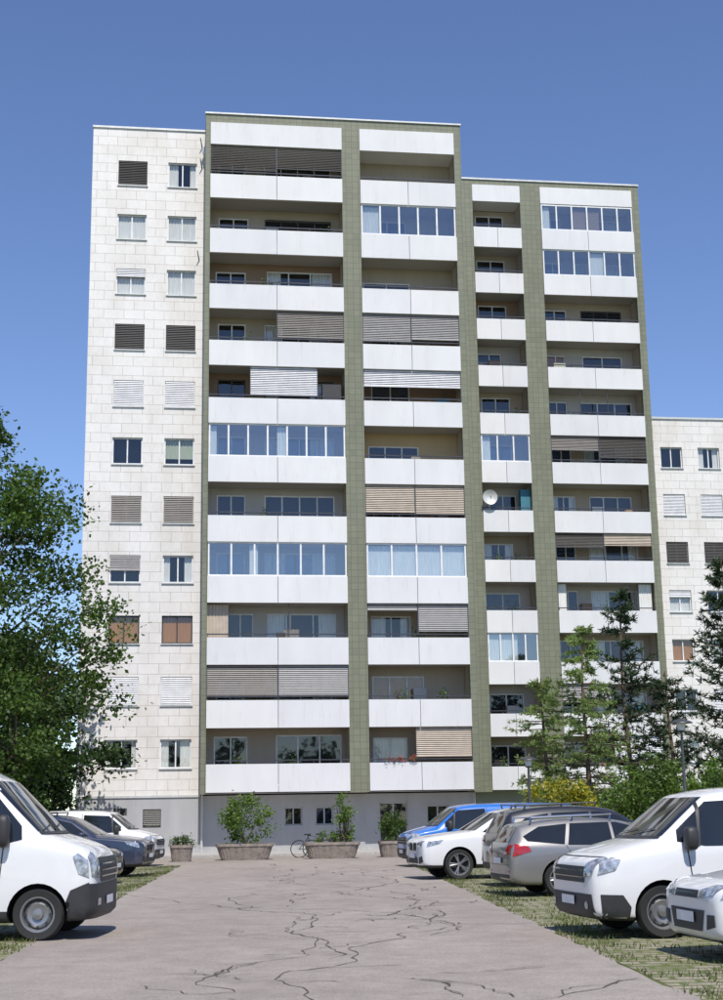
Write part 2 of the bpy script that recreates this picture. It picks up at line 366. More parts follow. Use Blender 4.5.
Mrows=[O(wall='cream_wall',ops=[(.05,.45,.3,1.75,'dark')]),
 O(k='glazed',n=5,gc=[(0,.2,'curtain_white')]),
 O(wall='cream_wall',ops=[(.05,.55,.1,1.9,'dark')]),
 O(bl=[(0,.5,.98,'blind_grey'),(.5,1,.9,'blind_grey')]),
 O(bl=[(0,1,.6,'blind_light')],wall='tan_wall'),
 O(wall='yellow_wall',ops=[(.08,.6,.1,2.0,'dark')]),
 O(bl=[(0,.5,.95,'blind_beige'),(.5,1,.98,'blind_beige')],wall='tan_wall'),
 O(k='glazed',n=4,gc=[(0,1,'curtain_white')]),
 O(bl=[(.5,1,.92,'blind_grey'),(0,.5,.22,'blind_grey')],ops=[(.08,.48,.1,2.2,'curtain_half')]),
 O(wall='cream_wall',ops=[(.08,.6,.1,2.2,'orange')]),
 O(bl=[(.45,1,.95,'blind_beige')],ops=[(.08,.42,.1,2.2,'curtain')])]
for r in range(11):
    zb=2.66+2.8*(10-r)
    bay(g,-6.87,-.49,zb,Lrows[r]); bay(g,.4,5.1,zb,Mrows[r])
g.obj('balconies',A)
g=G()
bh=[(-10.9,-10.3,1.75,2.05),(-9.6,-8.8,1.2,2.0),(-5.9,-5.2,1.2,2.0),(-3.3,-2.5,1.2,2.0),(-1.9,-1.1,1.2,2.0),(1.0,2.3,0.05,2.15),(3.2,4.2,1.2,2.0)]
wall_holes(g,XL,XR,-.2,2.55,DEP+.02,bh,'grey_base',.14)
for i,hh in enumerate(bh):
    window(g,*hh,DEP+.12,2 if i>1 else 1,'frame_dark' if i<2 else 'frame_grey','bdark' if i<2 else 'dark')
g.poly([(XW,DEP+.02,2.62),(XR,DEP+.02,2.62),(XR,.0,2.62),(XW,.0,2.62)],'parapet_white')
g.box(XL-.02,XW,DEP-.03,DEP+.015,2.5,2.6,'coping')
g.box(XL,XR,DEP-.02,DEP+.015,-.1,.25,'frame_grey')
g.tube((-7.0,DEP-.06,.1),(-7.0,DEP-.06,2.6),.05,.05,'coping')
g.obj('ground_floor_wall',A)
g=G()
g.lathe([(0,0),(.1,.01),(.22,.04),(.32,.1)],'coping',18,'Y',(-6.95,1.0,33.6)); g.tube((-6.95,.9,33.6),(-7.1,1.2,33.2),.02,.02,'rail_metal')
for x,z in ((-7.25,32.8),(-7.25,33.9),(-7.35,28.0)): g.tube((x,DEP-.02,z),(x-.1,DEP-.4,z+.35),.03,.02,'rail_metal')
for x in (-5,-1,3): g.tube((x,4,35.0),(x,4,36.0),.12,.12,'coping')
g.obj('roof_fittings',A)
# ============================================================== building B
B=empty('apartment_building',(0,76.9,0),ROT)
g=G(); bx0,bx1=5.9,17.08; TB=37.8
PB=((bx0,7.05),(9.88,11.1),(16.65,bx1))
for a,b in PB:
    g.box(a,b,0,.35,2.7,37.5,'green_tile'); g.box(a+.005,b-.005,.35,DEP,2.7,37.5,'cream_wall')
g.box(bx0,bx1,0,DEP,37.5,TB,'green_tile'); g.box(bx0,bx1+.04,-.06,.4,TB,TB+.1,'coping')
g.obj('green_pillars',B)
g=G()
g.poly([(bx1,DEP,0),(bx1,14,0),(bx1,14,TB),(bx1,DEP,TB)],'white_tile'); g.poly([(bx0-.003,-0,0),(bx0-.003,14,0),(bx0-.003,14,TB),(bx0-.003,0,TB)],'white_tile')
g.poly([(bx0,14,0),(bx1,14,0),(bx1,14,TB),(bx0,14,TB)],'white_tile'); g.poly([(bx0,.1,TB-.05),(bx1,.1,TB-.05),(bx1,14,TB-.05),(bx0,14,TB-.05)],'roof_gravel')
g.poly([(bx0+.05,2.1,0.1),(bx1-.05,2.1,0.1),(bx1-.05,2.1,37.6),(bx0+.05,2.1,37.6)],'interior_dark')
wall_holes(g,bx0,bx1,-.2,2.8,DEP+.02,[(12,13,1,2),(7.6,8.6,1,2)],'grey_base')
g.obj('side_walls_roof',B)
g=G()
for a,b in ((7.05,9.88),(11.1,16.65)): g.box(a,b,-.05,DEP-.01,36.45,37.48,'parapet_white')
Srows=[O(),O(wall='cream_wall'),O(wall='tan_wall',box=[(.7,.95,.2,'blind_dark')]),O(ops=[(.1,.6,.1,2.2,'dark')],wall='white_wall'),O(wall='cream_wall'),
 O(k='glazed',n=3,gc=[(0,.2,'curtain_white')]),O(wall='white_wall',ops=[(.25,.8,.1,2.2,'dark')],box=[(.8,.99,1.3,'blue_wall')]),O(ops=[(.1,.7,.1,2.2,'curtain_half')]),O(ops=[(.1,.8,.1,2.2,'dark')],wall='white_wall'),
 O(k='glazed',n=4,gc=[(0,.6,'curtain_white')]),O(ops=[(.1,.8,.1,2.2,'dark')],wall='white_wall'),O(ops=[(.1,.8,.1,2.2,'dark')],wall='cream_wall')]
Wrows=[O(k='glazed',n=6,gc=[(.34,.5,'tan_wall'),(.5,.64,'tan_wall'),(0,.1,'curtain_white')]),O(k='glazed',n=6,gfr='frame_white',gc=[(.5,.66,'curtain_white')]),O(wall='cream_wall',ops=[(.04,.3,.6,2.2,'dark'),(.45,.9,.1,2.2,'bdark')]),
 O(wall='white_wall',ops=[(.06,.26,.9,2.2,'orange'),(.45,.88,.1,2.2,'dark')]),O(wall='white_wall',posts=[(.33,),(.62,)],ops=[(.04,.26,.6,2.2,'dark'),(.4,.96,.1,2.2,'dark')]),
 O(bl=[(0,.5,.6,'blind_taupe'),(.5,1,.9,'blind_dark')]),O(wall='cream_wall',ops=[(.05,.3,.9,2.2,'curtain_half'),(.45,.9,.1,2.2,'dark')]),
 O(bl=[(0,.5,.6,'blind_dark'),(.5,1,.5,'blind_beige')],wall='cream_wall'),O(cu=[(.02,.1,'curtain_white'),(.85,.98,'curtain_white')],wall='white_wall'),
 O(wall='cream_wall'),O(bl=[(0,.5,.7,'blind_grey')],wall='white_wall'),O(bl=[(.5,1,.9,'blind_light')],wall='cream_wall')]
for r in range(12):
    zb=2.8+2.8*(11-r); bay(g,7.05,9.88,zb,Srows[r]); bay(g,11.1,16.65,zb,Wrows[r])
g.obj('balconies',B)
g=G(); zd=2.8+2.8*5+1.9
g.lathe([(0,.0),(.15,-.02),(.3,-.07),(.42,-.14)],'coping',20,'Y',(7.4,-.25,zd)); g.tube((7.4,-.2,zd),(7.3,.0,zd-.5),.02,.02,'rail_metal'); g.tube((7.4,-.3,zd-.3),(7.4,-.6,zd),.015,.02,'rail_metal')
g.obj('satellite_dish',B,smooth=True)
# ============================================================== building C
C=empty('apartment_building',(0,76.9,0),ROT)
g=G(); holes=[]
wc=[]
for r in range(8):
    zc=21.6-2.8*r
    for j,xc in enumerate((18.64,20.9,24.0,26.3,29.4,31.7)):
        hh=(xc-.65,xc+.65,zc-.62,zc+.62)
        if zc>2: holes.append(hh); wc.append((hh,[['dark','curtain_half'],['blight','blight'],['bdark','bdark'],['bthird','dark'],['orange','curtain'],['dark','blight'],['curtain','dark'],['dark','dark']][r][j%2]))
wall_holes(g,bx1,34,0,23.9,DEP+.02,holes,'white_tile',.16,'white_wall')
for hh,st in wc: window(g,*hh,DEP+.14,2,'frame_white',st); g.box(hh[0]-.04,hh[1]+.04,DEP-.05,DEP+.1,hh[2]-.05,hh[2]-.003,'coping')
g.box(bx1+.01,34.03,DEP-.05,DEP+.3,23.9,24.02,'coping')
g.poly([(34,DEP,0),(34,14,0),(34,14,23.9),(34,DEP,23.9)],'white_tile'); g.poly([(bx1,14,0),(34,14,0),(34,14,23.9),(bx1,14,23.9)],'white_tile')
g.poly([(bx1,DEP+.1,23.87),(34,DEP+.1,23.87),(34,14,23.87),(bx1,14,23.87)],'roof_gravel')
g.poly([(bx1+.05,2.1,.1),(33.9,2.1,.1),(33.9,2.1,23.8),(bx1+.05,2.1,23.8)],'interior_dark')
g.obj('tiled_wing_wall',C)
# ------------------------------------------------------------------ ground
def sheet(name,pts,z,mat,sub=0):
    g=G(); g.poly([(x,y,z) for x,y in pts],mat); return g.obj(name)
sheet('ground',[(-900,-300),(900,-300),(900,1500),(-900,1500)],0,'grass_ground')
le=lambda Y:-3.2-.0595*Y
re=lambda Y:3.35-.0365*Y
sheet('parking_pavement',[(le(-20)-7.5,-20),(le(-20)-.0,-20),(le(52),52),(le(52)-7.5,52)],.004,'grass_paver')
sheet('parking_pavement',[(re(-20),-20),(re(-20)+9,-20),(re(51)+14,51),(re(51),51)],.004,'grass_paver')
g=G(); L=[];Rr=[]
Y=-20
while Y<=50: 
    L.append((le(Y)+R.uniform(-.07,.07),Y)); Rr.append((re(Y)+R.uniform(-.07,.07),Y)); Y+=.5
for i in range(len(L)-1):
    g.poly([(*L[i],.010),(*Rr[i],.010),(*Rr[i+1],.010),(*L[i+1],.010)],'asphalt')
g.poly([(-12,50,.010),(16,50,.010),(22,66,.010),(-12,63,.010)],'asphalt')
g.obj('road')
g=G()
c,s=math.cos(ROT),math.sin(ROT)
def Aw(x,y): return (x*c-y*s,65+x*s+y*c)
p=[Aw(-12.6,-4.0),Aw(5.6,-4.0),Aw(5.6,1.39),Aw(-12.6,1.39)]
g.poly([(*p[0],.10),(*p[1],.10),(*p[2],.10),(*p[3],.10)],'kerb_stone')
g.poly([(*p[0],.10),(*p[1],.10),(*p[1],0),(*p[0],0)],'kerb_stone')
g.obj('pavement')
def ribbon(g,pts,w,z):
    for i in range(len(pts)-1):
        a=Vector(pts[i]);b=Vector(pts[i+1]); d=(b-a)
        if d.length<1e-4: continue
        n=Vector((-d.y,d.x)).normalized(); wa=w*R.uniform(.3,1.3)
        if i==len(pts)-2: wa=.003
        if i==0: l=a+n*w*.2; r=a-n*w*.2
        l2=b+n*wa*.5; r2=b-n*wa*.5
        g.poly([(l.x,l.y,z),(r.x,r.y,z),(r2.x,r2.y,z),(l2.x,l2.y,z)],'tar'); l,r=l2,r2
def walk(x,y,ang,n,step,wob,mean=None):
    pts=[(x,y)]; a=ang
    for i in range(n):
        a+=R.gauss(0,wob); a+=(ang-a)*.25
        x+=math.cos(a)*step; y+=math.sin(a)*step
        if x<le(y)+.1 or x>re(y)-.1 or y>56: break
        pts.append((x,y))
    return pts
g=G(); z=.0145
rdir=rad(92.8)
mains=[(.0,10,rdir,190,.024),(-1.2,14,rdir,60,.018),(1.2,12,rdir+.03,120,.02),(-.4,17,rdir-.01,130,.022),(.4,24,rdir,120,.03),(.9,20,rdir+.02,120,.025)]
zz=0
for (x,y,a,n,w) in mains:
    pts=walk(x,y,a,n,.2,.42); ribbon(g,pts,w,z+zz); zz+=.0003
    for q in pts[::8]:
        if R.random()<.6:
            br=walk(q[0],q[1],a+R.choice([-1,1])*R.uniform(.9,1.7),R.randint(5,16),.11,.6); ribbon(g,br,w*.8,z+zz); zz+=.00008
for i in range(45):
    y=R.uniform(12,50); x=R.uniform(le(y)+2.2,re(y)-.2)
    ribbon(g,walk(x,y,R.choice([0,math.pi,rdir,rdir+.5])+R.gauss(0,.3),R.randint(6,20),.12,.6),R.uniform(.008,.018)+.0006*y,z+zz); zz+=.00008
g.obj('road_tar_cracks')
g=G()
def blade(x,y,h,z0=.01):
    a=R.uniform(0,6.28); w=.006+.006*R.random(); lx=R.gauss(0,h*.4); ly=R.gauss(0,h*.4)
    dx,dy=math.cos(a)*w,math.sin(a)*w
    g.poly([(x-dx,y-dy,z0),(x+dx,y+dy,z0),(x+lx,y+ly,z0+h)],'grass_blade')
for i in range(26000):
    Y=R.uniform(12,50)
    if R.random()<.5: X=le(Y)-abs(R.gauss(0,.7))+.05
    else: X=re(Y)+abs(R.gauss(0,.8))-.05
    if math.sin(X*3.1+Y*1.7)*math.sin(Y*2.3-X)+R.gauss(0,.35)<.05: continue
    blade(X,Y,R.uniform(.02,.07))
g.obj('grass_verge')
# ------------------------------------------------------------------ vegetation
def bush(name,loc,rx,ry,rz,zc,nc,nl,size,mat,parent=None,cl=.35,stems=5,flower=None,fl=0):
    g=G(); 
    for i in range(stems): 
        e=Vector((R.uniform(-.6,.6)*rx,R.uniform(-.6,.6)*ry,zc+R.uniform(-.2,.4)*rz)); g.tube((R.uniform(-.1,.1),0,0),e,.035,.012,'bark',5)
    for i in range(nc):
        while 1:
            p=Vector((R.uniform(-1,1),R.uniform(-1,1),R.uniform(-1,1)))
            if .25<p.length<1: break
        p=Vector((p.x*rx,p.y*ry,zc+p.z*rz)); r=cl*R.uniform(.6,1.2)
        for j in range(nl):
            q=p+Vector((R.gauss(0,r*.5),R.gauss(0,r*.5),R.gauss(0,r*.42)))
            if q.z<.02: continue
            leafquad(g,q,size*R.uniform(.7,1.3),(flower if flower and R.random()<fl else mat),.5)
    return g.obj(name,parent,loc=loc)
def tree(name,loc,H,cz,rx,ry,rz,nc,nl,size,mat='leaf_broad',cr=1.1,tr=.3):
    g=G(); prev=Vector((0,0,0)); axis=[prev]
    for i in range(1,7):
        t=i/6; p=Vector((R.gauss(0,.12)*i,R.gauss(0,.12)*i,H*.8*t)); g.tube(prev,p,tr*(1-.8*(i-1)/6),tr*(1-.8*t),'bark',9,False); axis.append(p); prev=p
    for i in range(nc):
        while 1:
            p=Vector((R.uniform(-1,1),R.uniform(-1,1),R.uniform(-1,1)))
            if .3<p.length<1: break
        k=1+.2*math.sin(p.x*5+1)*math.sin(p.z*6+p.y*4)
        if p.z>0: k*=1-.28*p.z
        p=Vector((p.x*rx*k,p.y*ry*k,cz+p.z*rz)); r=cr*R.uniform(.55,1.25)
        if i%3==0:
            a=axis[min(6,max(2,int((p.z*.75)/(H*.8)*6)))]; mid=(a+p)/2+Vector((0,0,-.3)); g.tube(a,mid,.09,.05,'bark',5,False); g.tube(mid,p,.05,.015,'bark',5,False)
        for j in range(nl):
            d=Vector((R.gauss(0,1),R.gauss(0,1),R.gauss(0,1))).normalized()*r*R.random()**.45*R.uniform(.8,1.3); d.z*=.55
            leafquad(g,p+d,size*R.uniform(.6,1.3),mat,.8)
    return g.obj(name,loc=loc)
tree('deciduous_tree',(-14.6,51,0),17,8.9,5.5,5,7.8,310,230,.19,cr=1.15)
tree('deciduous_tree',(-15.8,62,0),9,5.2,5.0,4,4.8,110,170,.25,'leaf_far',1.2)
tree('deciduous_tree',(-11.9,47,0),7,3.4,1.9,2,3.0,60,200,.16,'leaf_broad',.8,.14)
bush('shrub',(-13.6,61.5,0),1.7,1.2,2.6,2.7,80,90,.2,'leaf_far',cl=.6)
g=G()
for i in range(230):
    if i<60: X=R.uniform(34,80); Yc=R.uniform(88,100); zc=R.uniform(1,8.5); r=2; sz=.55
    elif i<150: X=R.uniform(-50,-16.5); Yc=R.uniform(72,82); zc=R.uniform(.8,7.5); r=R.uniform(1.3,2.2); sz=.5
    else: X=R.uniform(-60,60); Yc=-R.uniform(38,50); zc=R.uniform(1,10); r=R.uniform(2.5,4); sz=1.1  # unseen trees behind the camera, added to darken window reflections
    for j in range(90):
        d=Vector((R.gauss(0,1),R.gauss(0,1),R.gauss(0,1))).normalized()*r*R.random()**.4; q=Vector((X,Yc,zc))+d; q.z=max(.15,q.z); leafquad(g,q,sz,'leaf_far',.6)
g.obj('distant_trees')
def pine(name,loc,H,Rm,mat,start=.14,step=.42,nb=6,nt=9,nn=9,nl=.24,lift=.35,irr=.3,tr=.14,nw=.03,pw=.75):
    g=G(); prev=Vector((0,0,0)); lean=(R.gauss(0,.02),R.gauss(0,.02))
    ax=lambda z:Vector((lean[0]*z+.08*math.sin(z*.7),lean[1]*z,z))
    for i in range(1,9):
        p=ax(H*i/8); g.tube(prev,p,tr*(1-.85*(i-1)/8),tr*(1-.85*i/8),'bark_pine',8,False); prev=p
    z=H*start
    while z<H*.99:
        t=(z/H-start)/(1-start); Lb=Rm*((1-t)**pw)*(.55+.45*min(1,t*5+.4))+.12
        for b in range(nb):
            if R.random()<irr*.5: continue
            a=R.uniform(0,6.28); l=Lb*R.uniform(1-irr,1+irr*.5); d=Vector((math.cos(a),math.sin(a),0)); o=ax(z+R.uniform(-.15,.15))
            end=o+d*l+Vector((0,0,l*lift)); mid=o+d*l*.55+Vector((0,0,l*lift*.25))
            g.tube(o,mid,.035*(1-t*.6),.02,'bark_pine',4,False); g.tube(mid,end,.02,.008,'bark_pine',4,False)
            for k in range(nt):
                u=.3+.7*k/(nt-1); q=(o.lerp(mid,u/.55) if u<.55 else mid.lerp(end,(u-.55)/.45))+Vector((R.gauss(0,.10),R.gauss(0,.10),R.gauss(0,.06)))*(.5+l*.5)
                for n in range(nn):
                    v=(Vector((R.gauss(0,1),R.gauss(0,1),R.gauss(0,.8)+lift))+d*.7).normalized()*nl*R.uniform(.6,1.2)
                    w=v.orthogonal().normalized(); w=Matrix.Rotation(R.uniform(0,6.28),3,v.normalized())@w*nw
                    g.poly([q-w,q+w,q+v+w*.4,q+v-w*.4],mat)
        z+=step*R.uniform(.8,1.2)
    return g.obj(name,loc=loc)
pine('pine_tree',(11.5,62,0),10.9,2.3,'leaf_pine',nt=9,nn=10,step=.5,irr=.5,nw=.027)
pine('pine_tree',(13.1,61,0),7.4,1.9,'leaf_pine',nt=8,nn=10,step=.5,irr=.5,nw=.027)
pine('pine_tree',(15.4,60,0),12.2,2.4,'leaf_pine',nt=10,nn=10,irr=.4,nw=.027)
pine('larch_tree',(9.0,58.5,0),9.0,2.2,'leaf_larch',nt=11,nn=10,nl=.17,lift=-.05,nb=8,nw=.022,step=.38,irr=.55,pw=.6)
pine('larch_tree',(7.5,59.5,0),7.0,1.9,'leaf_larch',nt=10,nn=9,nl=.17,lift=.0,nb=8,nw=.022,step=.38,irr=.55,pw=.6)
bush('shrub',(7.5,55.5,0),1.5,1.1,1.2,1.7,60,75,.13,'leaf_shrub',flower='leaf_yellow',fl=.75)
bush('shrub',(10.4,52,0),1.8,1.4,1.4,2.0,90,80,.14,'leaf_shrub',cl=.45)
bush('shrub',(12.9,51,0),1.5,1.3,1.3,1.7,60,80,.14,'leaf_broad',cl=.45)
bush('shrub',(5.4,59.5,0),1.2,.8,.8,1.0,40,60,.12,'leaf_shrub')
bush('shrub',(14.5,56,0),2.0,1.3,1.7,2.0,60,80,.15,'leaf_shrub',cl=.5)
# ------------------------------------------------------------------ planters
def planter(x,y,w,name='concrete_planter'):
    e=empty(name,(x,y,0.0),ROT*.7)
    g=G(); h=.62
    k=g.mi('concrete_planter'); M=56
    def ringp(wx,wy,z,rib=0):
        pts=[]
        for i in range(M):
            a=2*math.pi*i/M; ca,sa=math.cos(a),math.sin(a); pw=.45; f=1-(rib if i%2 else 0)
            pts.append((f*wx*math.copysign(abs(ca)**pw,ca),f*wy*math.copysign(abs(sa)**pw,sa),z))
        return pts
    rs=[ringp(w*.40,.38,.0),ringp(w*.43,.41,.10,.03),ringp(w*.49,.49,h-.14,.03),ringp(w*.515,.515,h-.1),ringp(w*.515,.515,h),ringp(w*.46,.46,h),ringp(w*.45,.45,h-.12)]
    for r in rs: g.v.extend(r)
    for j in range(len(rs)-1):
        for i in range(M):
            i2=(i+1)%M; g.f.append((j*M+i,j*M+i2,(j+1)*M+i2,(j+1)*M+i)); g.m.append(k)
    g.poly(rs[-1],'soil')
    g.obj('bowl',e)
    return e
e=planter(-4.45,56,2.15); bush('foliage',(0,0,.5),1.05,.6,.9,1.0,50,64,.10,'leaf_shrub',e,.3)
e=planter(-1.15,56.3,2.1); bush('foliage',(.1,0,.5),.85,.5,.3,.25,18,50,.09,'leaf_shrub',e,.2); bush('foliage_tall',(.45,0,.5),.42,.35,.9,1.1,24,45,.09,'leaf_shrub',e,.25)
e=planter(1.15,57,1.0,'plant_pot'); bush('foliage',(0,0,.5),.45,.4,.6,.7,26,50,.09,'leaf_broad',e,.22)
e=planter(-6.75,55.2,.85,'plant_pot'); bush('foliage',(0,0,.5),.42,.38,.2,.2,18,50,.07,'leaf_broad',e,.18)
bush('balcony_flowers',(1.9,-.12,2.66+1.25),.9,.1,.12,.1,14,30,.07,'leaf_shrub',A,.14,0,'flower_red',.5)
# ------------------------------------------------------------------ bicycle
def bicycle(loc,rz):
    e=empty('bicycle',loc,rz); g=G()
    for cx in (-.52,.52):
        n=24
        for i in range(n):
            a=2*math.pi*i/n;b=2*math.pi*(i+1)/n
            g.tube((cx+.33*math.cos(a),0,.34+.33*math.sin(a)),(cx+.33*math.cos(b),0,.34+.33*math.sin(b)),.02,.02,'tyre',5,False)
        for i in range(8):
            a=2*math.pi*i/8; g.tube((cx,0,.34),(cx+.32*math.cos(a),0,.34+.32*math.sin(a)),.004,.004,'rim_silver',3,False)
    F=[((-.52,0,.34),(-.05,0,.32)),((-.05,0,.32),(-.18,0,.85)),((-.18,0,.85),(.35,0,.82)),((-.05,0,.32),(.38,0,.72)),((-.52,0,.34),(-.16,0,.78)),((.52,0,.34),(.34,0,.95))]
    for a,b in F: g.tube(a,b,.018,.018,'plastic_black' ,6)
    g.tube((.34,-.27,.98),(.34,.27,.98),.014,.014,'rail_metal',6); g.tube((.34,0,.93),(.34,0,.98),.015,.015,'rail_metal',6)
    g.box(-.32,-.06,-.07,.07,.86,.92,'plastic_black'); g.lathe([(.0,-.02),(.09,-.02),(.09,.02),(0,.02)],'rim_silver',14,'Y',(-.05,0,.32))
    g.obj('frame_and_wheels',e)
bicycle((-1.95,58.0,.0),.15); bicycle((-1.5,58.5,.0),.2)
# ------------------------------------------------------------------ lamps
def lamp(x,y,h):
    e=empty('street_lamp',(x,y,0)); g=G()
    g.lathe([(.09,0),(.09,.5),(.055,.55),(.04,h-.55),(.035,h-.35)],'lamp_metal',14)
    g.lathe([(.035,h-.36),(.10,h-.33),(.12,h-.3),(.0,h-.3)],'lamp_metal',18)
    g.lathe([(.09,h-.3),(.13,h-.1),(.13,h-.06)],'lamp_glass',18)
    g.lathe([(.13,h-.07),(.34,h-.09),(.33,h-.06),(.18,h+.0),(.05,h+.04),(0,h+.045)],'lamp_metal',24)
    g.obj('pole_and_head',e,smooth=True)
lamp(5.75,50,3.45); lamp(9.3,42,4.15)
# ------------------------------------------------------------------ vehicles
def ringpts(x,zb,zt,wl,wb,wt,zbelt,r):
    zm=(zb+zbelt)/2; wm=max(wl,wb)+.012
    h=[(0,zb),(wl*.82,zb),(wl-.01,zb+.05),(wl,zb+.12),(wm,zm),(wb+.004,zbelt-.07),(wb-.012,min(zbelt+.012,zt-r-.003)),(wt,zt-r),(wt-min(r*1.3,.16),zt-r*.22),(0,zt)]
    return [(x,y,z) for y,z in h]+[(x,-y,z) for y,z in h[-2:0:-1]]
def densify(st):
    out=[st[0]]
    lerp=lambda a,b,t:tuple(p+(q-p)*t for p,q in zip(a,b))
    for i in range(1,len(st)-1):
        a,b,c_=st[i-1],st[i],st[i+1]
        s1=(b[2]-a[2])/(b[0]-a[0]); s2=(c_[2]-b[2])/(c_[0]-b[0])
        if abs(s1-s2)>.22 and abs(b[0]-a[0])>.15 and abs(c_[0]-b[0])>.15:
            out+= [lerp(b,a,.07/abs(b[0]-a[0])),b,lerp(b,c_,.07/abs(c_[0]-b[0]))]
        else: out.append(b)
    out.append(st[-1]); return out
def vehicle(name,spec,ppaint,anchor_local,anchor_world,heading,rear=False):
    a=rad(heading); ca,sa=math.cos(a),math.sin(a); ax,ay=anchor_local
    e=empty(name,(anchor_world[0]-(ca*ax-sa*ay),anchor_world[1]-(sa*ax+ca*ay),0.004),a)
    st=densify(spec['st']); rings=[ringpts(*s) for s in st]; n=len(rings[0])
    V=[v for r in rings for v in r]; F=[]
    for j in range(len(rings)-1):
        for i in range(n):
            i2=(i+1)%n; F.append((j*n+i,j*n+i2,(j+1)*n+i2,(j+1)*n+i))
    def cap(b,flip):
        m=n//2
        for i in range(m):
            q=[b+i,b+i+1,b+(n-i-1)%n,b+(n-i)%n]
            q2=[]; [q2.append(t) for t in q if t not in q2]
            if len(q2)>=3: F.append(tuple(q2[::-1] if flip else q2))
    cap(0,False); cap((len(rings)-1)*n,True)
    me=bpy.data.meshes.new('body'); me.from_pydata(V,[],F); me.materials.append(MATS[ppaint]); me.materials.append(MATS['plastic_black'])
    bm=bmesh.new(); bm.from_mesh(me); bmesh.ops.recalc_face_normals(bm,faces=bm.faces); bm.to_mesh(me); bm.free()
    ob=bpy.data.objects.new('body',me); sc.collection.objects.link(ob)
    ss=ob.modifiers.new('s','SUBSURF'); ss.levels=2; ss.render_levels=2
    wr=spec['r']; W=spec['w']; cut=G(); cut.mi(ppaint)
    for xw in spec['wx']:
        for sd in (1,-1):
            m=28; b=len(cut.v); rr=wr+spec.get('gap',.06); y0=sd*(W-.36); y1=sd*(W+.3)
            k=cut.mi('plastic_black')
            for yy in (y0,y1):
                for i in range(m):
                    t=2*math.pi*i/m; cut.v.append((xw+rr*math.cos(t),yy,wr+rr*math.sin(t)))
            for i in range(m):
                j=(i+1)%m; cut.f.append((b+i,b+j,b+m+j,b+m+i)); cut.m.append(k)
            cut.f.append(tuple(b+i for i in range(m))[::-1]); cut.m.append(k); cut.f.append(tuple(b+m+i for i in range(m))); cut.m.append(k)
    co=cut.obj('cutter')
    bm=bmesh.new(); bm.from_mesh(co.data); bmesh.ops.recalc_face_normals(bm,faces=bm.faces); bm.to_mesh(co.data); bm.free()
    bo=ob.modifiers.new('b','BOOLEAN'); bo.operation='DIFFERENCE'; bo.object=co; bo.solver='EXACT'
    bpy.context.view_layer.update(); dg=bpy.context.evaluated_depsgraph_get()
    nm=bpy.data.meshes.new_from_object(ob.evaluated_get(dg)); ob.modifiers.clear(); ob.data=nm
    bpy.data.objects.remove(co)
    sill=spec.get('sill',.3)
    for p in nm.polygons:
        p.use_smooth=True
        if p.material_index==0 and p.center.z<sill: p.material_index=1
    nm.set_sharp_from_angle(angle=rad(50))
    ob.parent=e
    bm=bmesh.new(); bm.from_mesh(nm); bvh=BVHTree.FromBMesh(bm); bm.free()
    def decal(gg,poly,side,mat,off=.006,step=.07,minr=None):
        tri=tessellate_polygon([[Vector((p[0],p[1],0)) for p in poly]])
        b=bmesh.new(); vs=[b.verts.new((p[0],p[1],0)) for p in poly]
        for t in tri:
            try: b.faces.new([vs[i] for i in t])
            except: pass
        for axis in (0,1):
            lo=min(p[axis] for p in poly); hi=max(p[axis] for p in poly); c0=lo+step
            while c0<hi:
                no=(1,0,0) if axis==0 else (0,1,0); co_=(c0,0,0) if axis==0 else (0,c0,0)
                bmesh.ops.bisect_plane(b,geom=b.verts[:]+b.edges[:]+b.faces[:],plane_co=co_,plane_no=no); c0+=step
        b.verts.ensure_lookup_table(); hit={}
        for v in b.verts:
            p,q=v.co.x,v.co.y
            if side=='L': o,d=Vector((p,3,q)),Vector((0,-1,0))
            elif side=='R': o,d=Vector((p,-3,q)),Vector((0,1,0))
            elif side=='F': o,d=Vector((5,p,q)),Vector((-1,0,0))
            else: o,d=Vector((-5,p,q)),Vector((1,0,0))
            l,nn,ix,ds=bvh.ray_cast(o,d)
            if l is None or (side in 'LR' and abs(l.y)<W-.42): hit[v.index]=None
            else: 
                if nn.dot(d)>0: nn=-nn
                hit[v.index]=l+nn*off
        b.verts.index_update(); b.faces.ensure_lookup_table()
        for f in b.faces:
            ps=[hit.get(v.index) for v in f.verts]
            if any(p is None for p in ps): continue
            gg.poly(ps,mat)
        b.free()
    b0=G(); spec['detail'](decal,b0,spec,rear)
    if spec.get('rails'):
        zr=spec['rails']; yr=spec.get('railw',.60)
        for sd in (1,-1):
            b0.tube((-.1,sd*yr,zr),(-1.75,sd*(yr-.02),zr-.05),.018,.018,spec.get('railm','chrome'),6)
            for xx,dz in ((-.1,0),(-.9,-.02),(-1.75,-.05)): b0.tube((xx,sd*yr,zr+dz),(xx-.03,sd*(yr-.01),zr+dz-.09),.02,.025,spec.get('railm','chrome'),6)
    o=b0.obj('windows_lights_trim',e); 
    m2=o.data
    bm=bmesh.new(); bm.from_mesh(m2); bmesh.ops.remove_doubles(bm,verts=bm.verts,dist=.0005); bmesh.ops.recalc_face_normals(bm,faces=bm.faces); bm.to_mesh(m2); bm.free()
    m2.polygons.foreach_set('use_smooth',[True]*len(m2.polygons)); m2.set_sharp_from_angle(angle=rad(50))
    gm=G(); mx,mz=spec['mir']; ms=spec.get('msz',(.10,.12,.09))
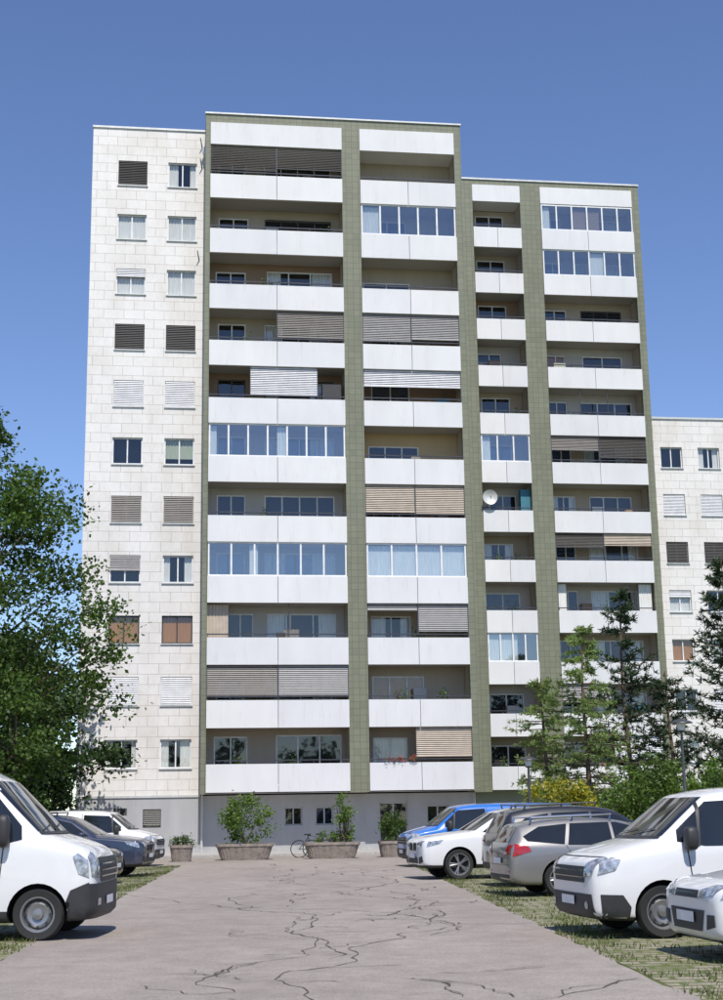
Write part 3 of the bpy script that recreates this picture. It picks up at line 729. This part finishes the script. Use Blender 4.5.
    for sd in (1,-1):
        yy=sd*(W+.06+ms[1]*.3)
        base=len(gm.v); k=gm.mi(spec.get('mirmat') or ppaint); NU,NV=12,8
        for v_ in range(NV+1):
            ph=math.pi*v_/NV
            for u in range(NU):
                th=2*math.pi*u/NU; ex=.6
                f=lambda t:math.copysign(abs(t)**ex,t)
                gm.v.append((mx+ms[0]*f(math.sin(ph)*math.cos(th)),yy+ms[1]*f(math.sin(ph)*math.sin(th)),mz+ms[2]*f(math.cos(ph))))
        for v_ in range(NV):
            for u in range(NU):
                u2=(u+1)%NU; gm.f.append((base+v_*NU+u,base+v_*NU+u2,base+(v_+1)*NU+u2,base+(v_+1)*NU+u)); gm.m.append(k)
        gm.tube((mx+.02,sd*(W-.12),mz-.06),(mx,yy,mz-.04),.03,.03,'plastic_black',6)
    gm.obj('mirrors',e,smooth=True)
    for wi,xw in enumerate(spec['wx']):
        for sd in (1,-1):
            gw=G(); r=wr; w=.22; rr=spec.get('rim',.66)*r
            gw.lathe([(rr-.005,-w/2),(r*.93,-w/2),(r-.01,-w/2+.02),(r,-w/2+.05),(r,w/2-.05),(r-.01,w/2-.02),(r*.93,w/2),(rr,w/2-.012)],'tyre',32,'Y')
            gw.lathe([(rr+.004,w/2-.010),(rr-.015,w/2-.012),(rr-.03,w/2-.05),(rr-.03,-w/2)],'rim_silver',32,'Y')
            if spec.get('steel'):
                gw.lathe([(rr-.02,w/2-.06),(rr*.80,w/2-.075)],'plastic_black',24,'Y')
                gw.lathe([(rr*.80,w/2-.075),(rr*.62,w/2-.03),(rr*.34,w/2-.045),(rr*.30,w/2-.01),(0,w/2-.0)],spec['steel'],24,'Y')
                for i in range(8):
                    t=2*math.pi*i/8; gw.tube((rr*.71*math.cos(t),w/2-.05,rr*.71*math.sin(t)),(rr*.71*math.cos(t),w/2-.040,rr*.71*math.sin(t)),.018,.018,'plastic_black',8)
            else:
                gw.lathe([(rr-.03,w/2-.12),(0,w/2-.12)],'plastic_black',20,'Y'); gw.lathe([(rr*.2,w/2-.09),(rr*.2,w/2-.03),(0,w/2-.02)],'rim_silver',16,'Y')
                ns=spec.get('spokes',5)
                for i in range(ns):
                    t=2*math.pi*i/ns
                    for dt in (-.13,.13):
                        gw.tube((rr*.15*math.cos(t),w/2-.045,rr*.15*math.sin(t)),((rr-.02)*math.cos(t+dt),w/2-.035,(rr-.02)*math.sin(t+dt)),.022,.018,'rim_silver',5)
            o=gw.obj('wheel',e,smooth=True,loc=(xw,sd*(W-.135),wr)); o.rotation_euler=(0,0,0 if sd>0 else math.pi)
    return e
def rect(x0,x1,z0,z1): return [(x0,z0),(x1,z0),(x1,z1),(x0,z1)]
def mir(poly): return [(-a,b) for a,b in poly][::-1]
def bandpoly(cx,cz,r0,r1,a0,a1,n=14):
    o=[(cx+r1*math.cos(a0+(a1-a0)*i/n),cz+r1*math.sin(a0+(a1-a0)*i/n)) for i in range(n+1)]
    i_=[(cx+r0*math.cos(a0+(a1-a0)*i/n),cz+r0*math.sin(a0+(a1-a0)*i/n)) for i in range(n+1)]
    return o,i_
def arch(d,g,sp,mat,w=.07):
    for xw in sp['wx']:
        o,i_=bandpoly(xw,sp['r'],sp['r']+sp.get('gap',.06)+.002,sp['r']+sp.get('gap',.06)+w,-.15,math.pi+.15)
        for k in range(len(o)-1):
            for s_ in 'LR': d(g,[i_[k],i_[k+1],o[k+1],o[k]],s_,mat,.012,.2)
def seam(d,g,x,z0,z1,x2=None,w=.008):
    x2=x if x2 is None else x2
    for s_ in 'LR': d(g,[(x-w,z0),(x+w,z0),(x2+w,z1),(x2-w,z1)],s_,'seam',.004,.12)
def hseam(d,g,x0,x1,z,w=.007):
    for s_ in 'LR': d(g,[(x0,z-w),(x1,z-w),(x1,z+w),(x0,z+w)],s_,'seam',.004,.12)
def plate(d,g,side,z,y0=0):
    d(g,rect(y0-.26,y0+.26,z-.055,z+.055),side,'plate_white',.03,.5)
    s=1 if side=='F' else -1
    d(g,sorted_rect(y0+s*.25,y0+s*.21,z-.045,z+.045),side,'plate_blue',.033,.5)
    yy=-.17
    for w_ in (.03,.035,.0,.045,.04,.04,.035):
        if w_: d(g,rect(y0+yy,y0+yy+w_,z-.03,z+.03),side,'seam',.034,.5)
        yy+=.055
def sorted_rect(a,b,c,d_): return rect(min(a,b),max(a,b),c,d_)
def both(d,g,poly,side,mat,off=.006,step=.07):
    d(g,poly,side,mat,off,step); d(g,mir(poly),side,mat,off,step)
def bandc(y,z,r,n=14): return [(y+r*math.cos(2*math.pi*i/n),z+r*math.sin(2*math.pi*i/n)) for i in range(n)]
def wipers(d,g,z,hgt,w):
    for y0 in (-.1,-w*.85): d(g,[(y0,z),(y0+.02,z-.01),(y0+w*.75,z+hgt),(y0+w*.75,z+hgt+.02)],'F','plastic_black',.02)
def det_van(d,g,sp,rear):
    L=sp['L']
    d(g,[(-.80,1.27),(.80,1.27),(.70,1.76),(-.70,1.76)],'F','car_glass')
    d(g,rect(-.80,.80,1.235,1.265),'F','plastic_black',.012); wipers(d,g,1.29,.05,.8)
    for s_ in 'LR':
        d(g,[(1.32,1.20),(1.30,1.34),(.86,1.70),(.0,1.74),(.0,1.14),(.95,1.14)],s_,'car_glass')
        d(g,[(1.02,1.14),(1.06,1.14),(.98,1.70),(.94,1.70)],s_,'plastic_black',.012)
        if sp.get('mould'): d(g,rect(-1.2,1.08,.44,.54),s_,'plastic_black',.014,.15)
        d(g,rect(.02,.2,1.0,1.04),s_,'plastic_black',.03,.3)
        d(g,rect(-.35,-.17,1.0,1.04),s_,'plastic_black',.03,.3)
    seam(d,g,1.12,.35,1.12,1.2); seam(d,g,-.06,.32,1.78); seam(d,g,-1.28,.62,1.78); hseam(d,g,-1.28,1.1,.34); hseam(d,g,-2.2,-1.3,1.08)
    d(g,[(-.60,.70),(.60,.70),(.66,.90),(-.66,.90)],'F','plastic_black',.01)
    d(g,rect(-.60,.60,.84,.86),'F','chrome',.018,.1); d(g,rect(-.58,.58,.76,.775),'F','chrome',.018,.1)
    d(g,[(-.84,.28),(.84,.28),(.80,.56),(-.80,.56)],'F','plastic_black',.010)
    for s_ in 'LR': d(g,[(2.36,.28),(2.02,.28),(2.0,.40),(2.10,.55),(2.38,.56)],s_,'plastic_black',.010)
    both(d,g,[(.60,.76),(.82,.80),(.86,1.0),(.78,1.02),(.62,.93)],'F','headlight',.012,.05)
    for s_ in 'LR': d(g,[(2.40,.80),(2.18,.86),(2.10,.99),(2.20,1.01),(2.36,.95)],s_,'headlight',.012,.05)
    both(d,g,bandc(.66,.42,.05),'F','headlight',.016,.05)
    d(g,bandc(0,.86,.07),'F','chrome',.03,.2)
    plate(d,g,'F',.47)
    d(g,[(-.78,1.015),(.78,1.015),(.78,1.025),(-.78,1.025)],'F','seam',.004)
    both(d,g,rect(.72,.86,.9,1.35),'B','taillight',.01); d(g,rect(-.68,.68,1.2,1.65),'B','car_glass'); plate(d,g,'B',.75); d(g,rect(-.006,.006,.4,1.8),'B','seam',.005)
VAN=dict(L=4.96,w=.96,r=.335,wx=(1.56,-1.70),mir=(1.18,1.24),msz=(.09,.10,.15),mirmat='plastic_black',sill=.27,steel='rim_silver',mould=True,detail=det_van,
 st=[(2.50,.36,.86,.68,.68,.60,.78,.05),(2.46,.27,.97,.84,.84,.74,.88,.06),(2.34,.22,1.06,.92,.91,.80,.97,.07),(1.95,.2,1.17,.965,.95,.84,1.05,.07),(1.58,.2,1.26,.97,.96,.84,1.10,.08),
 (.86,.2,1.82,.975,.97,.82,1.14,.10),(.5,.2,1.90,.975,.97,.83,1.14,.12),(-.5,.2,1.93,.975,.97,.84,1.14,.12),(-2.2,.2,1.91,.975,.97,.84,1.14,.12),(-2.44,.24,1.88,.96,.95,.82,1.14,.12),(-2.49,.34,1.80,.92,.92,.78,1.14,.10)])
def stretch(sp,k,**kw):
    n=dict(sp); n.update(kw); n['st']=[(s[0]-(k if s[0]<-1 else 0),)+tuple(s[1:]) for s in sp['st']]; n['wx']=(sp['wx'][0],sp['wx'][1]-k*.8); n['L']=sp['L']+k; return n
def det_big(d,g,sp,rear):
    d(g,[(-.90,1.44),(.90,1.44),(.82,2.14),(-.82,2.14)],'F','car_glass'); d(g,rect(-.9,.9,1.40,1.435),'F','plastic_black',.012)
    wipers(d,g,1.46,.06,.9)
    for s_ in 'LR':
        d(g,[(1.74,1.34),(1.72,1.52),(1.26,2.04),(.42,2.08),(.42,1.24),(1.3,1.24)],s_,'car_glass')
        d(g,[(2.66,.30),(2.36,.30),(2.34,.46),(2.42,.66),(2.66,.76)],s_,'plastic_black',.012)
        d(g,rect(-1.4,1.40,.52,.68),s_,'plastic_black',.015,.15); d(g,rect(.50,.68,1.08,1.13),s_,'plastic_black',.03,.3)
    seam(d,g,1.45,.7,1.3,1.5); seam(d,g,.36,.45,2.1); seam(d,g,-1.0,.45,2.1)
    d(g,[(-.96,.28),(.96,.28),(.98,.74),(-.98,.74)],'F','plastic_black',.012)
    d(g,[(-.62,.75),(.62,.75),(.70,1.08),(-.70,1.08)],'F','plastic_black',.012)
    for zz in (.82,.90,.98): d(g,rect(-.60,.60,zz,zz+.018),'F','chrome',.022,.1)
    both(d,g,[(.72,.80),(.94,.84),(.95,1.10),(.82,1.16),(.72,1.04)],'F','headlight',.014,.05)
    for s_ in 'LR': d(g,[(2.66,.82),(2.52,.88),(2.44,1.10),(2.50,1.15),(2.64,1.05)],s_,'headlight',.012,.05)
    both(d,g,rect(.62,.78,.45,.54),'F','headlight',.02,.05); d(g,bandc(0,.95,.09),'F','chrome',.035,.2); plate(d,g,'F',.5)
BIG=dict(L=5.6,w=1.03,r=.35,wx=(1.98,-1.9),mir=(1.50,1.46),msz=(.10,.11,.22),mirmat='plastic_black',sill=.40,steel='rim_silver',detail=det_big,
 st=[(2.76,.34,.98,.76,.76,.70,.90,.05),(2.72,.27,1.13,.93,.93,.84,1.04,.06),(2.58,.24,1.25,1.0,.99,.90,1.16,.07),(2.25,.22,1.36,1.03,1.02,.92,1.22,.07),(2.02,.22,1.43,1.04,1.03,.93,1.26,.08),
 (1.30,.22,2.18,1.045,1.04,.90,1.3,.12),(.95,.22,2.36,1.045,1.04,.90,1.3,.15),(.3,.22,2.44,1.045,1.04,.91,1.3,.15),(-2.5,.22,2.44,1.045,1.04,.91,1.3,.15),(-2.78,.26,2.40,1.02,1.0,.88,1.3,.14),(-2.82,.4,2.3,.98,.98,.84,1.3,.12)])
def det_suv(d,g,sp,rear):
    d(g,[(-.76,1.18),(.76,1.18),(.62,1.60),(-.62,1.60)],'F','car_glass')
    for s_ in 'LR':
        d(g,[(.90,1.13),(.34,1.50),(-.10,1.60),(-.28,1.60),(-.28,1.11)],s_,'car_glass')
        d(g,[(-.34,1.11),(-.34,1.60),(-1.20,1.58),(-1.30,1.12)],s_,'car_glass')
        d(g,[(-1.37,1.13),(-1.28,1.57),(-1.78,1.50),(-2.02,1.32),(-1.98,1.2)],s_,'car_glass')
        d(g,rect(-.02,.16,.97,1.0),s_,'chrome',.02,.3); d(g,rect(-1.0,-.82,.97,1.0),s_,'chrome',.02,.3)
        d(g,[(2.34,.80),(2.02,.88),(1.92,.97),(2.30,.93)],s_,'headlight',.01,.05)
        d(g,[(-2.34,.90),(-2.0,.92),(-2.05,1.05),(-2.30,1.08)],s_,'taillight',.01,.05)
    arch(d,g,sp,'plastic_black',.045)
    seam(d,g,.95,.45,1.08,.88); seam(d,g,-.31,.38,1.10); seam(d,g,-1.15,.8,1.10,-1.3); hseam(d,g,-.95,.9,.40); 
    both(d,g,[(.05,.68),(.30,.70),(.32,.90),(.06,.90)],'F','chrome',.008); both(d,g,[(.08,.70),(.28,.72),(.29,.88),(.08,.88)],'F','plastic_black',.016)
    both(d,g,[(.40,.78),(.72,.82),(.80,.94),(.68,.94),(.42,.89)],'F','headlight',.012,.05)
    d(g,[(-.45,.40),(.45,.40),(.40,.55),(-.40,.55)],'F','plastic_black',.01); both(d,g,[(.52,.38),(.80,.44),(.76,.58),(.54,.54)],'F','plastic_black',.01); plate(d,g,'F',.58)
    both(d,g,[(.45,.92),(.84,.92),(.82,1.06),(.50,1.04)],'B','taillight',.012,.05); d(g,[(-.62,1.16),(.62,1.16),(.52,1.52),(-.52,1.52)],'B','car_glass'); d(g,rect(-.75,.75,.38,.52),'B','plastic_black'); plate(d,g,'B',.82)
SUV=dict(L=4.88,w=.96,r=.37,wx=(1.52,-1.42),mir=(.72,1.17),msz=(.09,.11,.07),sill=.36,rim=.72,detail=det_suv,rails=1.80,railm='plastic_black',railw=.55,
 st=[(2.46,.42,.88,.68,.68,.60,.81,.05),(2.41,.32,.97,.83,.82,.72,.90,.05),(2.25,.27,1.04,.92,.91,.80,.97,.05),(1.7,.26,1.12,.965,.95,.82,1.03,.05),(1.1,.25,1.18,.97,.96,.84,1.07,.06),
 (.32,.25,1.64,.965,.95,.70,1.09,.08),(-.05,.25,1.73,.965,.95,.69,1.09,.08),(-.8,.25,1.77,.965,.95,.68,1.09,.08),(-1.6,.25,1.74,.965,.95,.67,1.1,.08),(-2.12,.27,1.64,.95,.93,.64,1.1,.08),(-2.38,.34,1.18,.89,.89,.70,1.05,.06),(-2.45,.45,1.0,.80,.80,.66,.93,.05)])
def det_est(d,g,sp,rear):
    d(g,[(-.72,1.04),(.72,1.04),(.58,1.37),(-.58,1.37)],'F','car_glass')
    for s_ in 'LR':
        d(g,[(.94,.98),(.42,1.28),(-.02,1.385),(-.12,1.385),(-.12,.955)],s_,'car_glass')
        d(g,[(-.18,.955),(-.18,1.39),(-.98,1.375),(-1.10,.97)],s_,'car_glass')
        d(g,[(-1.17,.98),(-1.05,1.37),(-1.62,1.32),(-1.97,1.14),(-1.9,1.05)],s_,'car_glass')
        d(g,rect(.08,.26,.84,.865),s_,'chrome',.02,.3); d(g,rect(-.86,-.68,.85,.875),s_,'chrome',.02,.3)
        d(g,[(2.20,.66),(1.82,.78),(1.74,.84),(2.12,.80)],s_,'headlight',.01,.05)
        d(g,[(-2.22,.76),(-1.85,.86),(-1.9,.95),(-2.16,1.0)],s_,'taillight',.01,.05)
    seam(d,g,.98,.36,.94,.92); seam(d,g,-.15,.3,.95); seam(d,g,-.98,.7,.96,-1.14); hseam(d,g,-.8,.9,.3)
    both(d,g,[(.38,.66),(.72,.70),(.78,.80),(.62,.80),(.38,.74)],'F','headlight',.012,.05)
    d(g,[(-.42,.32),(.42,.32),(.50,.54),(-.50,.54)],'F','plastic_black',.01); d(g,[(-.34,.66),(.34,.66),(.34,.74),(-.34,.74)],'F','plastic_black',.01); d(g,rect(-.34,.34,.70,.713),'F','chrome',.018,.1)
    both(d,g,[(.55,.34),(.74,.38),(.74,.50),(.58,.50)],'F','plastic_black',.01); both(d,g,bandc(.65,.42,.035),'F','headlight',.02,.1); d(g,bandc(0,.77,.045),'F','chrome',.02,.2); plate(d,g,'F',.46)
    both(d,g,[(.48,.80),(.78,.80),(.78,.98),(.62,.98)],'B','taillight',.012,.05); d(g,[(-.58,1.03),(.58,1.03),(.50,1.32),(-.50,1.32)],'B','car_glass'); d(g,rect(-.70,.70,.30,.42),'B','plastic_black'); plate(d,g,'B',.68)
    both(d,g,rect(.55,.72,.46,.49),'B','taillight',.012,.1); d(g,rect(-.7,.7,.60,.606),'B','seam')
EST=dict(L=4.56,w=.905,r=.325,wx=(1.38,-1.28),mir=(.74,1.02),msz=(.08,.10,.065),sill=.24,rim=.68,detail=det_est,
 st=[(2.28,.32,.68,.62,.62,.56,.62,.04),(2.24,.23,.78,.79,.78,.68,.71,.05),(2.08,.19,.86,.87,.86,.76,.80,.05),(1.6,.18,.94,.91,.90,.79,.87,.05),(1.12,.18,1.01,.915,.905,.80,.92,.05),
 (.36,.18,1.38,.915,.90,.64,.945,.07),(-.02,.18,1.47,.915,.90,.63,.945,.07),(-.7,.18,1.51,.915,.90,.62,.95,.07),(-1.5,.19,1.48,.915,.90,.61,.96,.07),(-2.0,.2,1.38,.90,.88,.59,.98,.07),(-2.22,.26,1.04,.85,.85,.68,.95,.05),(-2.28,.36,.88,.76,.76,.64,.82,.05)])
HD=190
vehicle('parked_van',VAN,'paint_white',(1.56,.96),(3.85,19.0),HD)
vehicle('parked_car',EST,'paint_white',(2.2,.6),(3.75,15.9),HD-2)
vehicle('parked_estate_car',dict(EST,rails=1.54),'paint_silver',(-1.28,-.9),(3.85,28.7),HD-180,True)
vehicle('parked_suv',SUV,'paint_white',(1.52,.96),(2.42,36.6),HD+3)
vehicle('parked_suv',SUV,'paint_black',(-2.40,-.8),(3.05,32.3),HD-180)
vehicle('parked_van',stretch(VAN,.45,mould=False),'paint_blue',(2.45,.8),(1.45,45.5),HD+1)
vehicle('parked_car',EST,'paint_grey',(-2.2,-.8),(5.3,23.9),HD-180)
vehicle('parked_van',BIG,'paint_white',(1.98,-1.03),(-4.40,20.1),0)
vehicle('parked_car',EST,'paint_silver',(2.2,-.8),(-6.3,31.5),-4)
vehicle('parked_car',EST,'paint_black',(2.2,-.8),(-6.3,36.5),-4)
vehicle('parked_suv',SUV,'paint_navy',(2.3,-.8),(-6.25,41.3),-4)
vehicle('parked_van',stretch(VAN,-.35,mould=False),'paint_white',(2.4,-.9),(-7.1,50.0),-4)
# ------------------------------------------------------------------ light & camera
w=bpy.data.worlds.new('World'); sc.world=w; w.use_nodes=True; nt=w.node_tree
bg=nt.nodes['Background']; sky=nt.nodes.new('ShaderNodeTexSky'); sky.sky_type='NISHITA'; sky.sun_disc=False
EL=rad(57); AZ=rad(170)
sky.sun_elevation=EL; sky.sun_rotation=AZ; sky.altitude=1200; sky.air_density=1.0; sky.dust_density=.2; sky.ozone_density=3.0
hs=nt.nodes.new('ShaderNodeHueSaturation'); hs.inputs['Hue'].default_value=.509; hs.inputs['Saturation'].default_value=1.06; hs.inputs['Value'].default_value=1.1
nt.links.new(sky.outputs[0],hs.inputs['Color']); nt.links.new(hs.outputs[0],bg.inputs[0]); bg.inputs[1].default_value=.148
sd=Vector((math.sin(AZ)*math.cos(EL),math.cos(AZ)*math.cos(EL),math.sin(EL)))
sl=bpy.data.lights.new('sun','SUN'); sl.energy=5.0; sl.angle=rad(.5); sl.color=(1,.955,.88); so=bpy.data.objects.new('sun',sl); sc.collection.objects.link(so); so.rotation_euler=sd.to_track_quat('Z','Y').to_euler()
cd=bpy.data.cameras.new('camera'); co=bpy.data.objects.new('camera',cd); sc.collection.objects.link(co)
cd.sensor_fit='VERTICAL'; cd.sensor_height=36; cd.lens=51.6; cd.clip_end=5000; cd.clip_start=.1
Mx=Matrix.Rotation(-.0034,4,'Z')@Matrix.Rotation(rad(90+12.4),4,'X')@Matrix.Rotation(rad(-.9),4,'Z')
co.matrix_world=Matrix.Translation((0,0,1.6))@Mx
sc.camera=co
sc.view_settings.view_transform='Standard'; sc.view_settings.look='None'; sc.view_settings.exposure=0
